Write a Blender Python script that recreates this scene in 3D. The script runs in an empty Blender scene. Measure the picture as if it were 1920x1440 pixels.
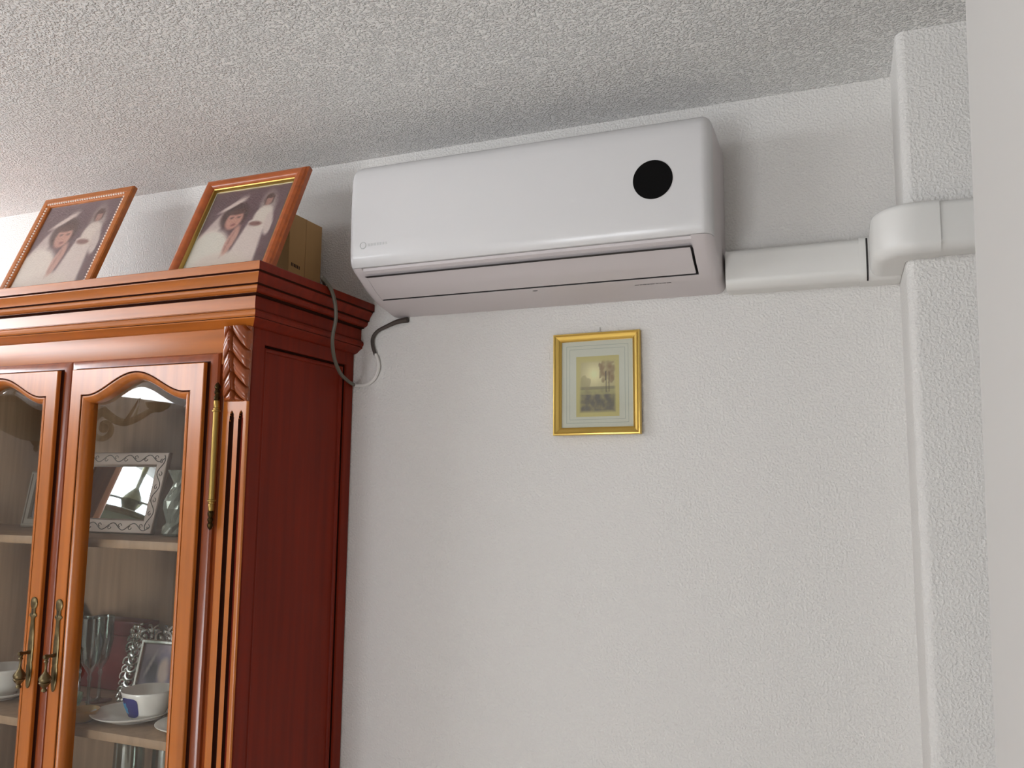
import bpy, bmesh, math, random
from mathutils import Vector, Matrix, noise
from mathutils.geometry import tessellate_polygon
random.seed(4)
R = math.radians
PI = math.pi
sc = bpy.context.scene
COL = sc.collection

# ------------------------------------------------------------------ camera
CAM = Vector((0.0, -1.75, 1.686))
yaw, pit, rol, F = R(21.85), R(6.95), R(0.60), 1537.0
fw = Vector((-math.sin(yaw) * math.cos(pit), math.cos(yaw) * math.cos(pit), math.sin(pit)))
rt = Vector((math.cos(yaw), math.sin(yaw), 0))
up = rt.cross(fw)
r2 = rt * math.cos(rol) + up * math.sin(rol)
u2 = -rt * math.sin(rol) + up * math.cos(rol)
cd = bpy.data.cameras.new('camera')
cd.sensor_width = 36.0
cd.lens = F / 1920.0 * 36.0
cd.clip_start = 0.02
cam = bpy.data.objects.new('camera', cd)
cam.matrix_world = Matrix(((r2.x, u2.x, -fw.x, CAM.x), (r2.y, u2.y, -fw.y, CAM.y), (r2.z, u2.z, -fw.z, CAM.z), (0, 0, 0, 1)))
COL.objects.link(cam)
sc.camera = cam

# ------------------------------------------------------------------ sky, exposure
w = bpy.data.worlds.new('sky')
sc.world = w
w.use_nodes = True
bg = w.node_tree.nodes['Background']
bg.inputs[0].default_value = (0.915, 0.952, 1.0, 1)
bg.inputs[1].default_value = 18.0
sc.view_settings.view_transform = 'Standard'
sc.view_settings.look = 'None'
sc.view_settings.gamma = 1.0
sc.view_settings.use_curve_mapping = False
sc.view_settings.exposure = -0.12

# room extents
CEIL = 2.516
XL, YR = -3.15, -4.5
# windows: (wall, a0, a1, z0, z1)
WINS = [('left', -1.00, -0.62, 0.12, 1.95), ('left', -3.60, -0.08, 2.03, 2.46), ('rear', -1.95, -0.70, 0.10, 1.25)]  # rear opening is unseen, added to soften shade and light the ceiling
for wn, a0, a1, z0, z1 in WINS:                     # sampling portals exactly in the openings
    ld = bpy.data.lights.new('window_portal', 'AREA')
    ld.shape = 'RECTANGLE'
    ld.size, ld.size_y = a1 - a0, z1 - z0
    ld.cycles.is_portal = True
    lo = bpy.data.objects.new('window_portal', ld)
    if wn == 'left':
        lo.location = (XL - 0.06, (a0 + a1) / 2, (z0 + z1) / 2)
        lo.rotation_euler = (R(90), 0, R(-90))
    else:
        lo.location = ((a0 + a1) / 2, YR - 0.06, (z0 + z1) / 2)
        lo.rotation_euler = (R(90), 0, 0)
    COL.objects.link(lo)

# ------------------------------------------------------------------ materials
def s2l(c):
    return tuple(((v / 255.0) / 12.92 if v / 255.0 <= 0.04045 else ((v / 255.0 + 0.055) / 1.055) ** 2.4) for v in c)

def mat(name, rgb, rough=0.5, metal=0.0, bump=None, vary=None, coat=0.0, coat_rough=0.1, spec=0.5, aniso_scale=None, emit=None):
    """rgb in sRGB 0-255. bump=(scale, distance, detail, strength), vary=(scale, amount, (sx,sy,sz))"""
    m = bpy.data.materials.new(name)
    m.use_nodes = True
    nt = m.node_tree
    b = nt.nodes['Principled BSDF']
    lin = s2l(rgb)
    b.inputs['Base Color'].default_value = (*lin, 1)
    b.inputs['Roughness'].default_value = rough
    b.inputs['Metallic'].default_value = metal
    b.inputs['Specular IOR Level'].default_value = spec
    b.inputs['Coat Weight'].default_value = coat
    b.inputs['Coat Roughness'].default_value = coat_rough
    tc = nt.nodes.new('ShaderNodeTexCoord')
    if vary:
        mp = nt.nodes.new('ShaderNodeMapping')
        mp.inputs['Scale'].default_value = vary[2]
        nt.links.new(tc.outputs['Object'], mp.inputs['Vector'])
        n = nt.nodes.new('ShaderNodeTexNoise')
        n.inputs['Scale'].default_value = vary[0]
        n.inputs['Detail'].default_value = 5
        nt.links.new(mp.outputs[0], n.inputs['Vector'])
        cr = nt.nodes.new('ShaderNodeValToRGB')
        a = vary[1]
        cr.color_ramp.elements[0].position = 0.3
        cr.color_ramp.elements[1].position = 0.7
        cr.color_ramp.elements[0].color = (*[v * (1 - a) for v in lin], 1)
        cr.color_ramp.elements[1].color = (*[min(1, v * (1 + a)) for v in lin], 1)
        nt.links.new(n.outputs['Fac'], cr.inputs['Fac'])
        nt.links.new(cr.outputs['Color'], b.inputs['Base Color'])
    if bump:
        n = nt.nodes.new('ShaderNodeTexNoise')
        n.inputs['Scale'].default_value = bump[0]
        n.inputs['Detail'].default_value = bump[2]
        n.inputs['Roughness'].default_value = 0.45
        nt.links.new(tc.outputs['Object'], n.inputs['Vector'])
        h = n.outputs['Fac']
        if len(bump) > 4:                            # blobs: steepen the noise so splats stand proud
            mr = nt.nodes.new('ShaderNodeMapRange')
            mr.interpolation_type = 'SMOOTHSTEP'
            mr.inputs['From Min'].default_value = bump[4]
            mr.inputs['From Max'].default_value = bump[5]
            nt.links.new(h, mr.inputs['Value'])
            h = mr.outputs['Result']
        bp = nt.nodes.new('ShaderNodeBump')
        bp.inputs['Strength'].default_value = bump[3]
        bp.inputs['Distance'].default_value = bump[1]
        nt.links.new(h, bp.inputs['Height'])
        nt.links.new(bp.outputs[0], b.inputs['Normal'])
    if emit:
        b.inputs['Emission Color'].default_value = (*lin, 1)
        b.inputs['Emission Strength'].default_value = emit
    return m

def glass(name, tint=(255, 255, 255), ior=1.5, rough=0.0):
    m = bpy.data.materials.new(name)
    m.use_nodes = True
    nt = m.node_tree
    for n in list(nt.nodes):
        nt.nodes.remove(n)
    o = nt.nodes.new('ShaderNodeOutputMaterial')
    mx = nt.nodes.new('ShaderNodeMixShader')
    t = nt.nodes.new('ShaderNodeBsdfTransparent')
    t.inputs[0].default_value = (*s2l(tint), 1)
    g = nt.nodes.new('ShaderNodeBsdfGlossy')
    g.inputs['Roughness'].default_value = rough
    lw = nt.nodes.new('ShaderNodeLayerWeight')        # Schlick: f0 + (1-f0) * facing^5
    pw = nt.nodes.new('ShaderNodeMath'); pw.operation = 'POWER'
    nt.links.new(lw.outputs['Facing'], pw.inputs[0]); pw.inputs[1].default_value = 5
    f0 = ((ior - 1) / (ior + 1)) ** 2 * 1.9
    ml = nt.nodes.new('ShaderNodeMath'); ml.operation = 'MULTIPLY_ADD'
    nt.links.new(pw.outputs[0], ml.inputs[0]); ml.inputs[1].default_value = 1 - f0; ml.inputs[2].default_value = f0
    nt.links.new(ml.outputs[0], mx.inputs[0])
    nt.links.new(t.outputs[0], mx.inputs[1])
    nt.links.new(g.outputs[0], mx.inputs[2])
    nt.links.new(mx.outputs[0], o.inputs['Surface'])
    return m

def printed(name, rough=0.35):
    m = bpy.data.materials.new(name)
    m.use_nodes = True
    nt = m.node_tree
    b = nt.nodes['Principled BSDF']
    a = nt.nodes.new('ShaderNodeVertexColor')
    a.layer_name = 'print'
    nt.links.new(a.outputs['Color'], b.inputs['Base Color'])
    b.inputs['Roughness'].default_value = rough
    return m

M = {}
M['wall'] = mat('rough_white_plaster', (223, 220, 216), 0.75, bump=(210, 0.0026, 2.0, 0.5, 0.35, 0.75), spec=0.25)
M['ceiling'] = mat('spattered_white_ceiling', (248, 247, 245), 0.75, bump=(210, 0.0050, 3.0, 0.95, 0.40, 0.74), spec=0.25)
M['smooth'] = mat('smooth_white_paint', (208, 205, 201), 0.55, bump=(8, 0.002, 2, 0.2), spec=0.3)
M['darkdoor'] = mat('dark_walnut_door', (58, 34, 22), 0.4)  # for the added door that soaks up bounce light
M['floor'] = mat('beige_floor_tile', (236, 228, 214), 0.35, vary=(3, 0.12, (1, 1, 1)))
M['winframe'] = mat('white_lacquered_window', (225, 225, 222), 0.4)
M['pane'] = glass('window_glass')
M['plastic'] = mat('glossy_white_plastic', (213, 211, 211), 0.34, coat=0.25, coat_rough=0.1)
M['plastic_low'] = mat('satin_white_plastic', (203, 195, 195), 0.42)
M['slot'] = mat('dark_outlet_slot', (28, 22, 22), 0.6)
M['black'] = mat('black_display_glass', (5, 4, 4), 0.4, spec=0.12)
M['mark'] = mat('pale_grey_print', (196, 196, 195), 0.5)
M['mark_dark'] = mat('dark_grey_print', (112, 106, 104), 0.5)
M['duct'] = mat('white_duct_plastic', (221, 219, 215), 0.38)
WOODC = (158, 82, 38)
def wood(name, rgb, sc_):
    m = mat(name, rgb, 0.36, vary=(9, 0.16, sc_), coat=1.0, coat_rough=0.25, spec=0.15)
    m.node_tree.nodes['Principled BSDF'].inputs['Coat IOR'].default_value = 1.5
    return m
M['wood_v'] = wood('stained_cherry_wood_vertical', (176, 98, 32), (6, 6, 0.35))
M['wood_h'] = wood('stained_cherry_wood_horizontal', (176, 98, 32), (0.35, 6, 6))
M['wood_y'] = mat('stained_cherry_veneer_side', (120, 32, 10), 0.5, vary=(9, 0.16, (6, 6, 0.3)), coat=0.06, coat_rough=0.3, spec=0.15)  # shade of the flanks put into the colour: darker, redder cherry
M['wood_in'] = mat('cabinet_interior_wood', (158, 128, 100), 0.5, vary=(8, 0.15, (6, 6, 0.35)))
M['groove'] = mat('dark_antiqued_groove', (50, 20, 9), 0.8, spec=0.08)
M['wood_dark'] = wood('dark_stained_door_edge', (138, 62, 18), (6, 6, 0.35))  # darker stain that also carries the shade on door lip and step
M['carve'] = mat('carved_cherry_wood', (138, 66, 26), 0.36, vary=(20, 0.2, (4, 4, 1)), coat=0.9, coat_rough=0.22, spec=0.2)
M['cabglass'] = glass('cabinet_glass', (250, 252, 250), 1.55)
M['brass'] = mat('aged_brass', (158, 130, 72), 0.36, 1.0)
M['brass_dark'] = mat('darkened_brass', (62, 48, 26), 0.35, 1.0)
M['bronze'] = mat('antique_bronze_pull', (112, 98, 70), 0.38, 0.9, vary=(60, 0.3, (1, 1, 1)))
M['frame_wood'] = mat('honey_frame_wood', (176, 98, 30), 0.34, vary=(14, 0.15, (1, 5, 5)), coat=0.4, coat_rough=0.2)
M['frame_red'] = mat('reddish_frame_wood', (172, 84, 28), 0.34, vary=(14, 0.15, (1, 5, 5)), coat=0.4, coat_rough=0.2)
M['gilt'] = mat('gilt_trim', (196, 160, 88), 0.3, 0.9)
M['pearl'] = mat('pearl_bead', (250, 232, 220), 0.35)
M['mat_white'] = mat('white_card_mount', (226, 222, 212), 0.7)
M['print'] = printed('colour_print', 0.3)
M['print_matt'] = printed('matt_art_print', 0.6)
M['card'] = mat('brown_cardboard', (186, 146, 94), 0.75, vary=(30, 0.05, (1, 1, 0.1)))
M['card_tape'] = mat('cardboard_edge', (168, 130, 86), 0.7)
M['ink'] = mat('dark_box_print', (70, 46, 28), 0.7)
M['cable'] = mat('grey_brown_cable', (88, 82, 70), 0.5)
M['cable_dark'] = mat('dark_cable', (70, 60, 54), 0.6)
M['cable_white'] = mat('white_painted_cable', (222, 219, 214), 0.6)  # white stretch of the cable
M['gold'] = mat('bright_gold_frame', (224, 190, 104), 0.3, 1.0)
M['mount_grey'] = mat('pale_grey_green_mount', (228, 222, 211), 0.8)
M['mount_line'] = mat('mount_rule_line', (176, 178, 170), 0.8)
M['picglass'] = glass('picture_glass', (246, 248, 246), 1.45)
M['nail'] = mat('clear_hook', (190, 186, 180), 0.35)
M['pewter'] = mat('embossed_pewter', (150, 132, 120), 0.45, 0.35)
M['pewter_line'] = mat('dark_pewter_relief', (84, 74, 68), 0.5, 0.35)
M['mirror'] = mat('mirror_glass', (232, 238, 244), 0.02, 1.0)
M['silver'] = mat('bright_silver', (205, 203, 198), 0.25, 0.9)
M['china'] = mat('white_china', (244, 240, 233), 0.2, coat=0.4)
M['blue'] = mat('dark_blue_glaze', (34, 38, 118), 0.25)
M['cyan'] = mat('cyan_glaze', (36, 138, 190), 0.25)
M['crystal'] = glass('clear_crystal', (225, 230, 226), 1.75, 0.03)
M['greenglass'] = glass('pale_green_glass', (196, 222, 200), 1.8, 0.05)
M['red'] = mat('dark_red_lacquer', (112, 26, 28), 0.4)
M['amber'] = mat('amber_ceramic', (188, 140, 70), 0.3)
M['darkplate'] = mat('dark_brown_lacquer', (34, 22, 18), 0.35)
M['smoke'] = mat('grey_green_crystal_ware', (148, 152, 140), 0.22, 0.35)
M['alabaster'] = mat('green_alabaster_glass', (128, 150, 134), 0.3)
M['lamp_bronze'] = mat('verdigris_bronze', (92, 88, 58), 0.4, 0.8, vary=(40, 0.4, (1, 1, 1)))
M['cream_frame'] = mat('cream_grey_frame', (168, 156, 138), 0.5)

# ------------------------------------------------------------------ mesh builder
class MB:
    def __init__(self):
        self.v, self.f = [], []

    def add(self, vs, fs):
        o = len(self.v)
        self.v += [tuple(p) for p in vs]
        self.f += [tuple(i + o for i in q) for q in fs]
        return self

    def box(self, x0, x1, y0, y1, z0, z1, b=0.0, seg=2):
        if b <= 0:
            vs = [(x0, y0, z0), (x1, y0, z0), (x1, y1, z0), (x0, y1, z0), (x0, y0, z1), (x1, y0, z1), (x1, y1, z1), (x0, y1, z1)]
            fs = [(0, 3, 2, 1), (4, 5, 6, 7), (0, 1, 5, 4), (1, 2, 6, 5), (2, 3, 7, 6), (3, 0, 4, 7)]
            return self.add(vs, fs)
        bm = bmesh.new()
        bmesh.ops.create_cube(bm, size=1)
        for q in bm.verts:
            q.co = ((x0 + x1) / 2 + q.co.x * (x1 - x0), (y0 + y1) / 2 + q.co.y * (y1 - y0), (z0 + z1) / 2 + q.co.z * (z1 - z0))
        bmesh.ops.bevel(bm, geom=bm.edges[:], offset=b, segments=seg, profile=0.5, affect='EDGES')
        return self.bm(bm)

    def bm(self, bm, free=True):
        bm.verts.index_update()
        self.add([q.co[:] for q in bm.verts], [[q.index for q in f.verts] for f in bm.faces])
        if free:
            bm.free()
        return self

    def loft(self, loops, closed=True, cap0=False, cap1=False, flip=False):
        n = len(loops[0])
        vs = [p for l in loops for p in l]
        fs = []
        m = n if closed else n - 1
        for i in range(len(loops) - 1):
            for j in range(m):
                k = (j + 1) % n
                q = (i * n + j, i * n + k, (i + 1) * n + k, (i + 1) * n + j)
                fs.append(q[::-1] if flip else q)
        if cap0:
            fs.append(tuple(range(n))[::-1] if not flip else tuple(range(n)))
        if cap1:
            e = tuple(range((len(loops) - 1) * n, len(loops) * n))
            fs.append(e if not flip else e[::-1])
        return self.add(vs, fs)

    def lathe(self, prof, c=(0, 0, 0), seg=24, axis='z', scale=(1, 1)):
        loops = []
        for r, h in prof:
            l = []
            for k in range(seg):
                a = 2 * PI * k / seg
                x, y = r * math.cos(a) * scale[0], r * math.sin(a) * scale[1]
                if axis == 'z':
                    l.append((c[0] + x, c[1] + y, c[2] + h))
                elif axis == 'y':
                    l.append((c[0] + x, c[1] + h, c[2] - y))
                else:
                    l.append((c[0] + h, c[1] + x, c[2] + y))
            loops.append(l)
        return self.loft(loops, True, prof[0][0] > 1e-6, prof[-1][0] > 1e-6)

    def sphere(self, c, r, seg=10, rings=6, s=(1, 1, 1)):
        loops = []
        for i in range(rings + 1):
            t = -PI / 2 + PI * i / rings
            rr = max(1e-5, math.cos(t)) * r
            loops.append([(c[0] + rr * math.cos(2 * PI * k / seg) * s[0], c[1] + rr * math.sin(2 * PI * k / seg) * s[1], c[2] + r * math.sin(t) * s[2]) for k in range(seg)])
        return self.loft(loops, True, True, True)

    def tube(self, pts, r, seg=8, closed=False):
        pts = [Vector(p) for p in pts]
        n = len(pts)
        rad = r if isinstance(r, (list, tuple)) else [r] * n
        loops = []
        prev = None
        for i, p in enumerate(pts):
            if closed:
                t = pts[(i + 1) % n] - pts[i - 1]
            else:
                t = pts[min(i + 1, n - 1)] - pts[max(i - 1, 0)]
            t.normalize()
            if prev is None:
                a = Vector((0, 0, 1)) if abs(t.z) < 0.9 else Vector((1, 0, 0))
                nrm = (a - t * a.dot(t)).normalized()
            else:
                nrm = (prev - t * prev.dot(t)).normalized()
            prev = nrm
            b = t.cross(nrm)
            loops.append([tuple(p + (nrm * math.cos(2 * PI * k / seg) + b * math.sin(2 * PI * k / seg)) * rad[i]) for k in range(seg)])
        if closed:
            loops.append(loops[0])
            return self.loft(loops)
        return self.loft(loops, True, True, True)

    def tess(self, polys3, flip=False):
        """planar polygon with holes, polys3 = list of lists of 3D points"""
        tr = tessellate_polygon([[Vector(p) for p in l] for l in polys3])
        vs = [p for l in polys3 for p in l]
        return self.add(vs, [t[::-1] if flip else t for t in tr])

    def build(self, name, m, parent=None, org=(0, 0, 0), smooth=35, recalc=True):
        me = bpy.data.meshes.new(name)
        me.from_pydata([(p[0] - org[0], p[1] - org[1], p[2] - org[2]) for p in self.v], [], self.f)
        bm = bmesh.new()
        bm.from_mesh(me)
        bmesh.ops.remove_doubles(bm, verts=bm.verts[:], dist=1e-6)
        if recalc:
            bmesh.ops.recalc_face_normals(bm, faces=bm.faces[:])
        bm.to_mesh(me)
        bm.free()
        return link(name, me, m, parent, smooth)

def link(name, me, m, parent=None, smooth=35):
    if smooth:
        for p in me.polygons:
            p.use_smooth = True
        me.set_sharp_from_angle(angle=R(smooth))
    me.materials.clear()
    me.materials.append(M[m])
    o = bpy.data.objects.new(name, me)
    COL.objects.link(o)
    if parent:
        o.parent = parent
    return o

def tag(o, label, cat, group=None):
    o['label'] = label
    o['category'] = cat
    if group:
        o['group'] = group
    return o

def thing(name, loc, label, cat, group=None, rot=(0, 0, 0)):
    o = bpy.data.objects.new(name, None)
    o.empty_display_size = 0.05
    COL.objects.link(o)
    o.location = loc
    o.rotation_euler = rot
    return tag(o, label, cat, group)

def struct(o):
    o['kind'] = 'structure'
    return o

def boolean(me_a, me_b, op):
    a = bpy.data.objects.new('ta', me_a)
    b = bpy.data.objects.new('tb', me_b)
    COL.objects.link(a)
    COL.objects.link(b)
    md = a.modifiers.new('b', 'BOOLEAN')
    md.operation = op
    md.solver = 'EXACT'
    md.object = b
    dg = bpy.context.evaluated_depsgraph_get()
    dg.update()
    me = bpy.data.meshes.new_from_object(a.evaluated_get(dg))
    bpy.data.objects.remove(a)
    bpy.data.objects.remove(b)
    return me

def mesh_of(mb):
    me = bpy.data.meshes.new('tmp')
    me.from_pydata(mb.v, [], mb.f)
    bm = bmesh.new()
    bm.from_mesh(me)
    bmesh.ops.remove_doubles(bm, verts=bm.verts[:], dist=1e-6)
    bmesh.ops.recalc_face_normals(bm, faces=bm.faces[:])
    bm.to_mesh(me)
    bm.free()
    return me

def shift(me, org):
    for q in me.vertices:
        q.co = (q.co.x - org[0], q.co.y - org[1], q.co.z - org[2])
    return me

def rect(x0, x1, z0, z1, ins, y):
    return [(x0 + ins, y, z0 + ins), (x1 - ins, y, z0 + ins), (x1 - ins, y, z1 - ins), (x0 + ins, y, z1 - ins)]

def rect_frame(mb, x0, x1, z0, z1, prof):
    """mitred moulding: prof = [(inset, y), ...]"""
    return mb.loft([rect(x0, x1, z0, z1, i, y) for i, y in prof])

def print_mesh(name, x0, x1, z0, z1, y, fn, m, parent, nx=54, nz=68):
    vs, fs, cols = [], [], []
    for j in range(nz + 1):
        for i in range(nx + 1):
            u, v = i / nx, j / nz
            vs.append((x0 + (x1 - x0) * u, y, z0 + (z1 - z0) * v))
            cols.append(s2l(fn(u, v)))
    for j in range(nz):
        for i in range(nx):
            a = j * (nx + 1) + i
            fs.append((a, a + 1, a + nx + 2, a + nx + 1))
    me = bpy.data.meshes.new(name)
    me.from_pydata(vs, [], fs)
    at = me.color_attributes.new('print', 'FLOAT_COLOR', 'POINT')
    for k, c in enumerate(cols):
        at.data[k].color = (*c, 1)
    return link(name, me, m, parent, 0)

# ------------------------------------------------------------------ the room
def quadbox(name, a, m):
    return struct(MB().box(*a).build(name, m, smooth=0))

quadbox('floor', (XL - .15, 0.8, YR - .15, 0.12, -0.1, 0.0), 'floor')
quadbox('ceiling', (XL - .15, 0.8, YR - .15, 0.12, CEIL, CEIL + .12), 'ceiling')
quadbox('wall_back', (XL - .15, 0.8, 0.0, 0.12, 0.0, CEIL), 'wall')

def holed_wall(name, wall, lo, hi, holes):
    mb = MB()
    cuts = sorted({lo, hi} | {h[0] for h in holes} | {h[1] for h in holes})
    for a, b in zip(cuts[:-1], cuts[1:]):
        zs = [(0.0, CEIL)]
        for h in holes:
            if h[0] <= a and b <= h[1]:
                zs = [(0.0, h[2]), (h[3], CEIL)]
        for z0, z1 in zs:
            if wall == 'left':
                mb.box(XL - .12, XL, a, b, z0, z1)
            else:
                mb.box(a, b, YR - .12, YR, z0, z1)
    return struct(mb.build(name, 'wall', smooth=0))

holed_wall('wall_left', 'left', YR - .15, 0.0, [h[1:] for h in WINS if h[0] == 'left'])
holed_wall('wall_rear', 'rear', XL, 0.8, [h[1:] for h in WINS if h[0] == 'rear'])
# wall end close beside the camera (leans a touch out of plumb), and the recess behind it
mb = MB()
def xw(z):
    return 0.149 - (2.25 - z) * 0.0165
yc, rr = -0.745, 0.012
path = [(0.0, YR)] + [(0.0, yc - rr)] + [(rr * (1 - math.cos(a)), yc - rr + rr * math.sin(a)) for a in [PI / 2 * k / 6 for k in range(1, 7)]] + [(0.62, yc), (0.62, YR)]
mb.loft([[(xw(z) + (px if px < .6 else .65 - xw(z)), py, z) for px, py in path] for z in (0.0, CEIL)], True, True, True)
struct(mb.build('wall_right', 'smooth', smooth=40))
quadbox('wall_recess', (0.65, 0.8, -0.745, 0.0, 0.0, CEIL), 'wall')
# unseen dark double door added to cut bounce light, right-hand wall behind the camera
dr = struct(MB().box(0.060, 0.118, -3.75, -1.95, 0.0, 2.10, .004).build('door_1', 'darkdoor'))
for y0_, y1_ in ((-3.70, -2.88), (-2.82, -2.00)):
    for z0_, z1_ in ((0.12, 0.95), (1.05, 2.0)):
        MB().box(0.050, 0.062, y0_ + .08, y1_ - .08, z0_, z1_, .004).build('door_panel', 'darkdoor', dr)
# pillar with softly rounded plaster corner
PX, PY, PR = 0.120, -0.176, 0.017
path = [(PX, 0.0), (PX, PY + PR)] + [(PX + PR - PR * math.cos(a), PY + PR - PR * math.sin(a)) for a in [PI / 2 * k / 8 for k in range(1, 9)]] + [(0.65, PY), (0.65, 0.0)]
mb = MB()
mb.loft([[(px, py, z) for px, py in path] for z in (0.0, CEIL)], True, True, True)
struct(mb.build('wall_pillar', 'wall', smooth=50))

n = 0
for wn, a0, a1, z0, z1 in WINS:
    n += 1
    def B(mb, p0, p1, q0, q1, d0, d1):
        if wn == 'left':
            mb.box(XL - d1, XL - d0, p0, p1, q0, q1, 0.003)
        else:
            mb.box(p0, p1, YR - d1, YR - d0, q0, q1, 0.003)
        return mb
    fr = MB()
    t = 0.05
    B(fr, a0, a0 + t, z0, z1, .02, .07); B(fr, a1 - t, a1, z0, z1, .02, .07)
    B(fr, a0 + t, a1 - t, z0, z0 + t, .02, .07); B(fr, a0 + t, a1 - t, z1 - t, z1, .02, .07)
    if z1 - z0 > 1:
        am = (a0 + a1) / 2
        B(fr, am - .035, am + .035, z0 + t, z1 - t, .02, .07)
    wo = struct(fr.build('window_%d' % n, 'winframe'))
    pb = MB()
    am = (a0 + a1) / 2
    if wn == 'left':
        pb.add([(XL - .045, a0 + t, z0 + t), (XL - .045, a1 - t, z0 + t), (XL - .045, a1 - t, z1 - t), (XL - .045, a0 + t, z1 - t)], [(0, 1, 2, 3)])
    else:
        pb.add([(a0 + t, YR - .045, z0 + t), (a1 - t, YR - .045, z0 + t), (a1 - t, YR - .045, z1 - t), (a0 + t, YR - .045, z1 - t)], [(0, 1, 2, 3)])
    pb.build('window_pane', 'pane', wo, smooth=0)

# ------------------------------------------------------------------ air conditioner
AX0, AX1 = -1.0262, -0.2136
ORG = ((AX0 + AX1) / 2, 0, 2.0915)
ac = thing('air_conditioner', ORG, 'white wall air conditioner with round black display beside the ceiling', 'air conditioner')
prof = [(-0.0015, 2.414), (-0.14, 2.4145), (-0.178, 2.411), (-0.194, 2.402), (-0.2035, 2.388), (-0.2072, 2.366), (-0.2085, 2.30),
        (-0.2075, 2.23), (-0.206, 2.192), (-0.2035, 2.179), (-0.198, 2.169), (-0.185, 2.1585), (-0.159, 2.1435), (-0.133, 2.1275), (-0.1015, 2.1135),
        (-0.074, 2.104), (-0.039, 2.0978), (-0.012, 2.0925), (-0.0015, 2.0915)]
bm = bmesh.new()
l0 = [bm.verts.new((AX0, y, z)) for y, z in prof]
l1 = [bm.verts.new((AX1, y, z)) for y, z in prof]
f0 = bm.faces.new(l0)
f1 = bm.faces.new(l1[::-1])
for i in range(len(prof)):
    j = (i + 1) % len(prof)
    bm.faces.new((l0[j], l0[i], l1[i], l1[j]))
bmesh.ops.recalc_face_normals(bm, faces=bm.faces[:])
ed = [e for e in bm.edges if (len({round(q.co.x, 4) for q in e.verts}) == 1) and not all(q.co.y > -0.01 for q in e.verts)]
bmesh.ops.bevel(bm, geom=ed, offset=0.020, segments=7, profile=0.5, affect='EDGES', clamp_overlap=True)
A = bpy.data.meshes.new('ac')
bm.to_mesh(A)
bm.free()
pan = boolean(A, mesh_of(MB().box(AX0 - .1, AX1 + .1, -.30, -.165, 2.1685, 2.50)), 'INTERSECT')
body = boolean(A, mesh_of(MB().box(AX0 - .1, AX1 + .1, -.31, -.1660, 2.1678, 2.51)), 'DIFFERENCE')
FX0, FX1 = -0.9935, -0.2545                      # outlet opening
# cutter prism under the slope, between the lips of the outlet
cut = MB()
cp = [(-0.1865, 2.145), (-0.1925, 2.185), (-0.215, 2.150), (-0.105, 2.070), (-0.0985, 2.100), (-0.0985, 2.135), (-0.160, 2.155)]
cut.loft([[(x, y, z) for y, z in cp] for x in (FX0, FX1)], True, True, True)
body = boolean(body, mesh_of(cut), 'DIFFERENCE')
link('body', shift(body, ORG), 'plastic_low', ac, 30)
link('front_panel', shift(pan, ORG), 'plastic', ac, 30)
# dark liner inside the outlet
li = MB()
li.loft([[(x, y, z) for y, z in [(-0.1835, 2.1505), (-0.160, 2.150), (-0.0995, 2.132), (-0.0992, 2.1128)]] for x in (FX0 + .001, FX1 - .001)], False)
lo = li.build('outlet', 'slot', ac, ORG)
# flap following the slope
def slope(y):
    pts = prof[10:17]
    for (ya, za), (yb, zb) in zip(pts[:-1], pts[1:]):
        if ya <= y <= yb:
            return za + (zb - za) * (y - ya) / (yb - ya)
    return pts[-1][1]
ys = [-0.1835 + (0.1835 - 0.1048) * k / 10 for k in range(11)]
top = [(y, slope(y) - 0.0006) for y in ys]
ins = [(y + 0.002, slope(y) + 0.004) for y in ys][::-1]
fl = MB()
fl.loft([[(x, y, z) for y, z in top + ins] for x in (FX0 + .0012, FX1 - .0056)], True, True, True)
fl.build('louvre_flap', 'plastic_low', ac, ORG, smooth=40)
# round display, pale logo ring with word, maker's line under the outlet, receiver eye
d = MB()
d.lathe([(0.0, -0.0012), (0.0385, -0.0012), (0.0395, -0.0006), (0.0395, 0.004)], (-0.3246, -0.2087, 2.2832), 48, 'y')
d.build('round_display', 'black', ac, ORG, smooth=30)
lg = MB()
yl = -0.2068
lg.tube([(-0.9845 + .0075 * math.cos(a), yl - .0001, 2.2165 + .0075 * math.sin(a)) for a in [2 * PI * k / 20 for k in range(20)]], 0.0011, 6, True)
x = -0.972
for wl in (.0065, .0055, .0075, .005, .0065, .0055, .006):
    lg.box(x, x + wl * .82, yl - .0004, yl + .0004, 2.2135 + .0000, 2.2195)
    x += wl + .0014
lg.build('panel_logo', 'mark', ac, ORG, smooth=30)
mk = MB()
x = -0.392
for wl in (.0105, .007, .009, .006, .0115, .008, .006, .0095, .011):
    ya, yb = -0.0812, -0.0788
    mk.add([(x, ya, slope(ya) - .0005), (x + wl * .86, ya, slope(ya) - .0005), (x + wl * .86, yb, slope(yb) - .0005), (x, yb, slope(yb) - .0005)], [(0, 1, 2, 3)])
    x += wl
mk.build('lettering_line', 'mark_dark', ac, ORG, smooth=0)
MB().sphere((-0.613, -0.0895, slope(-0.0895)), .0065, 14, 8, (1, .35, .25)).build('receiver_eye', 'mark_dark', ac, ORG)

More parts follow.
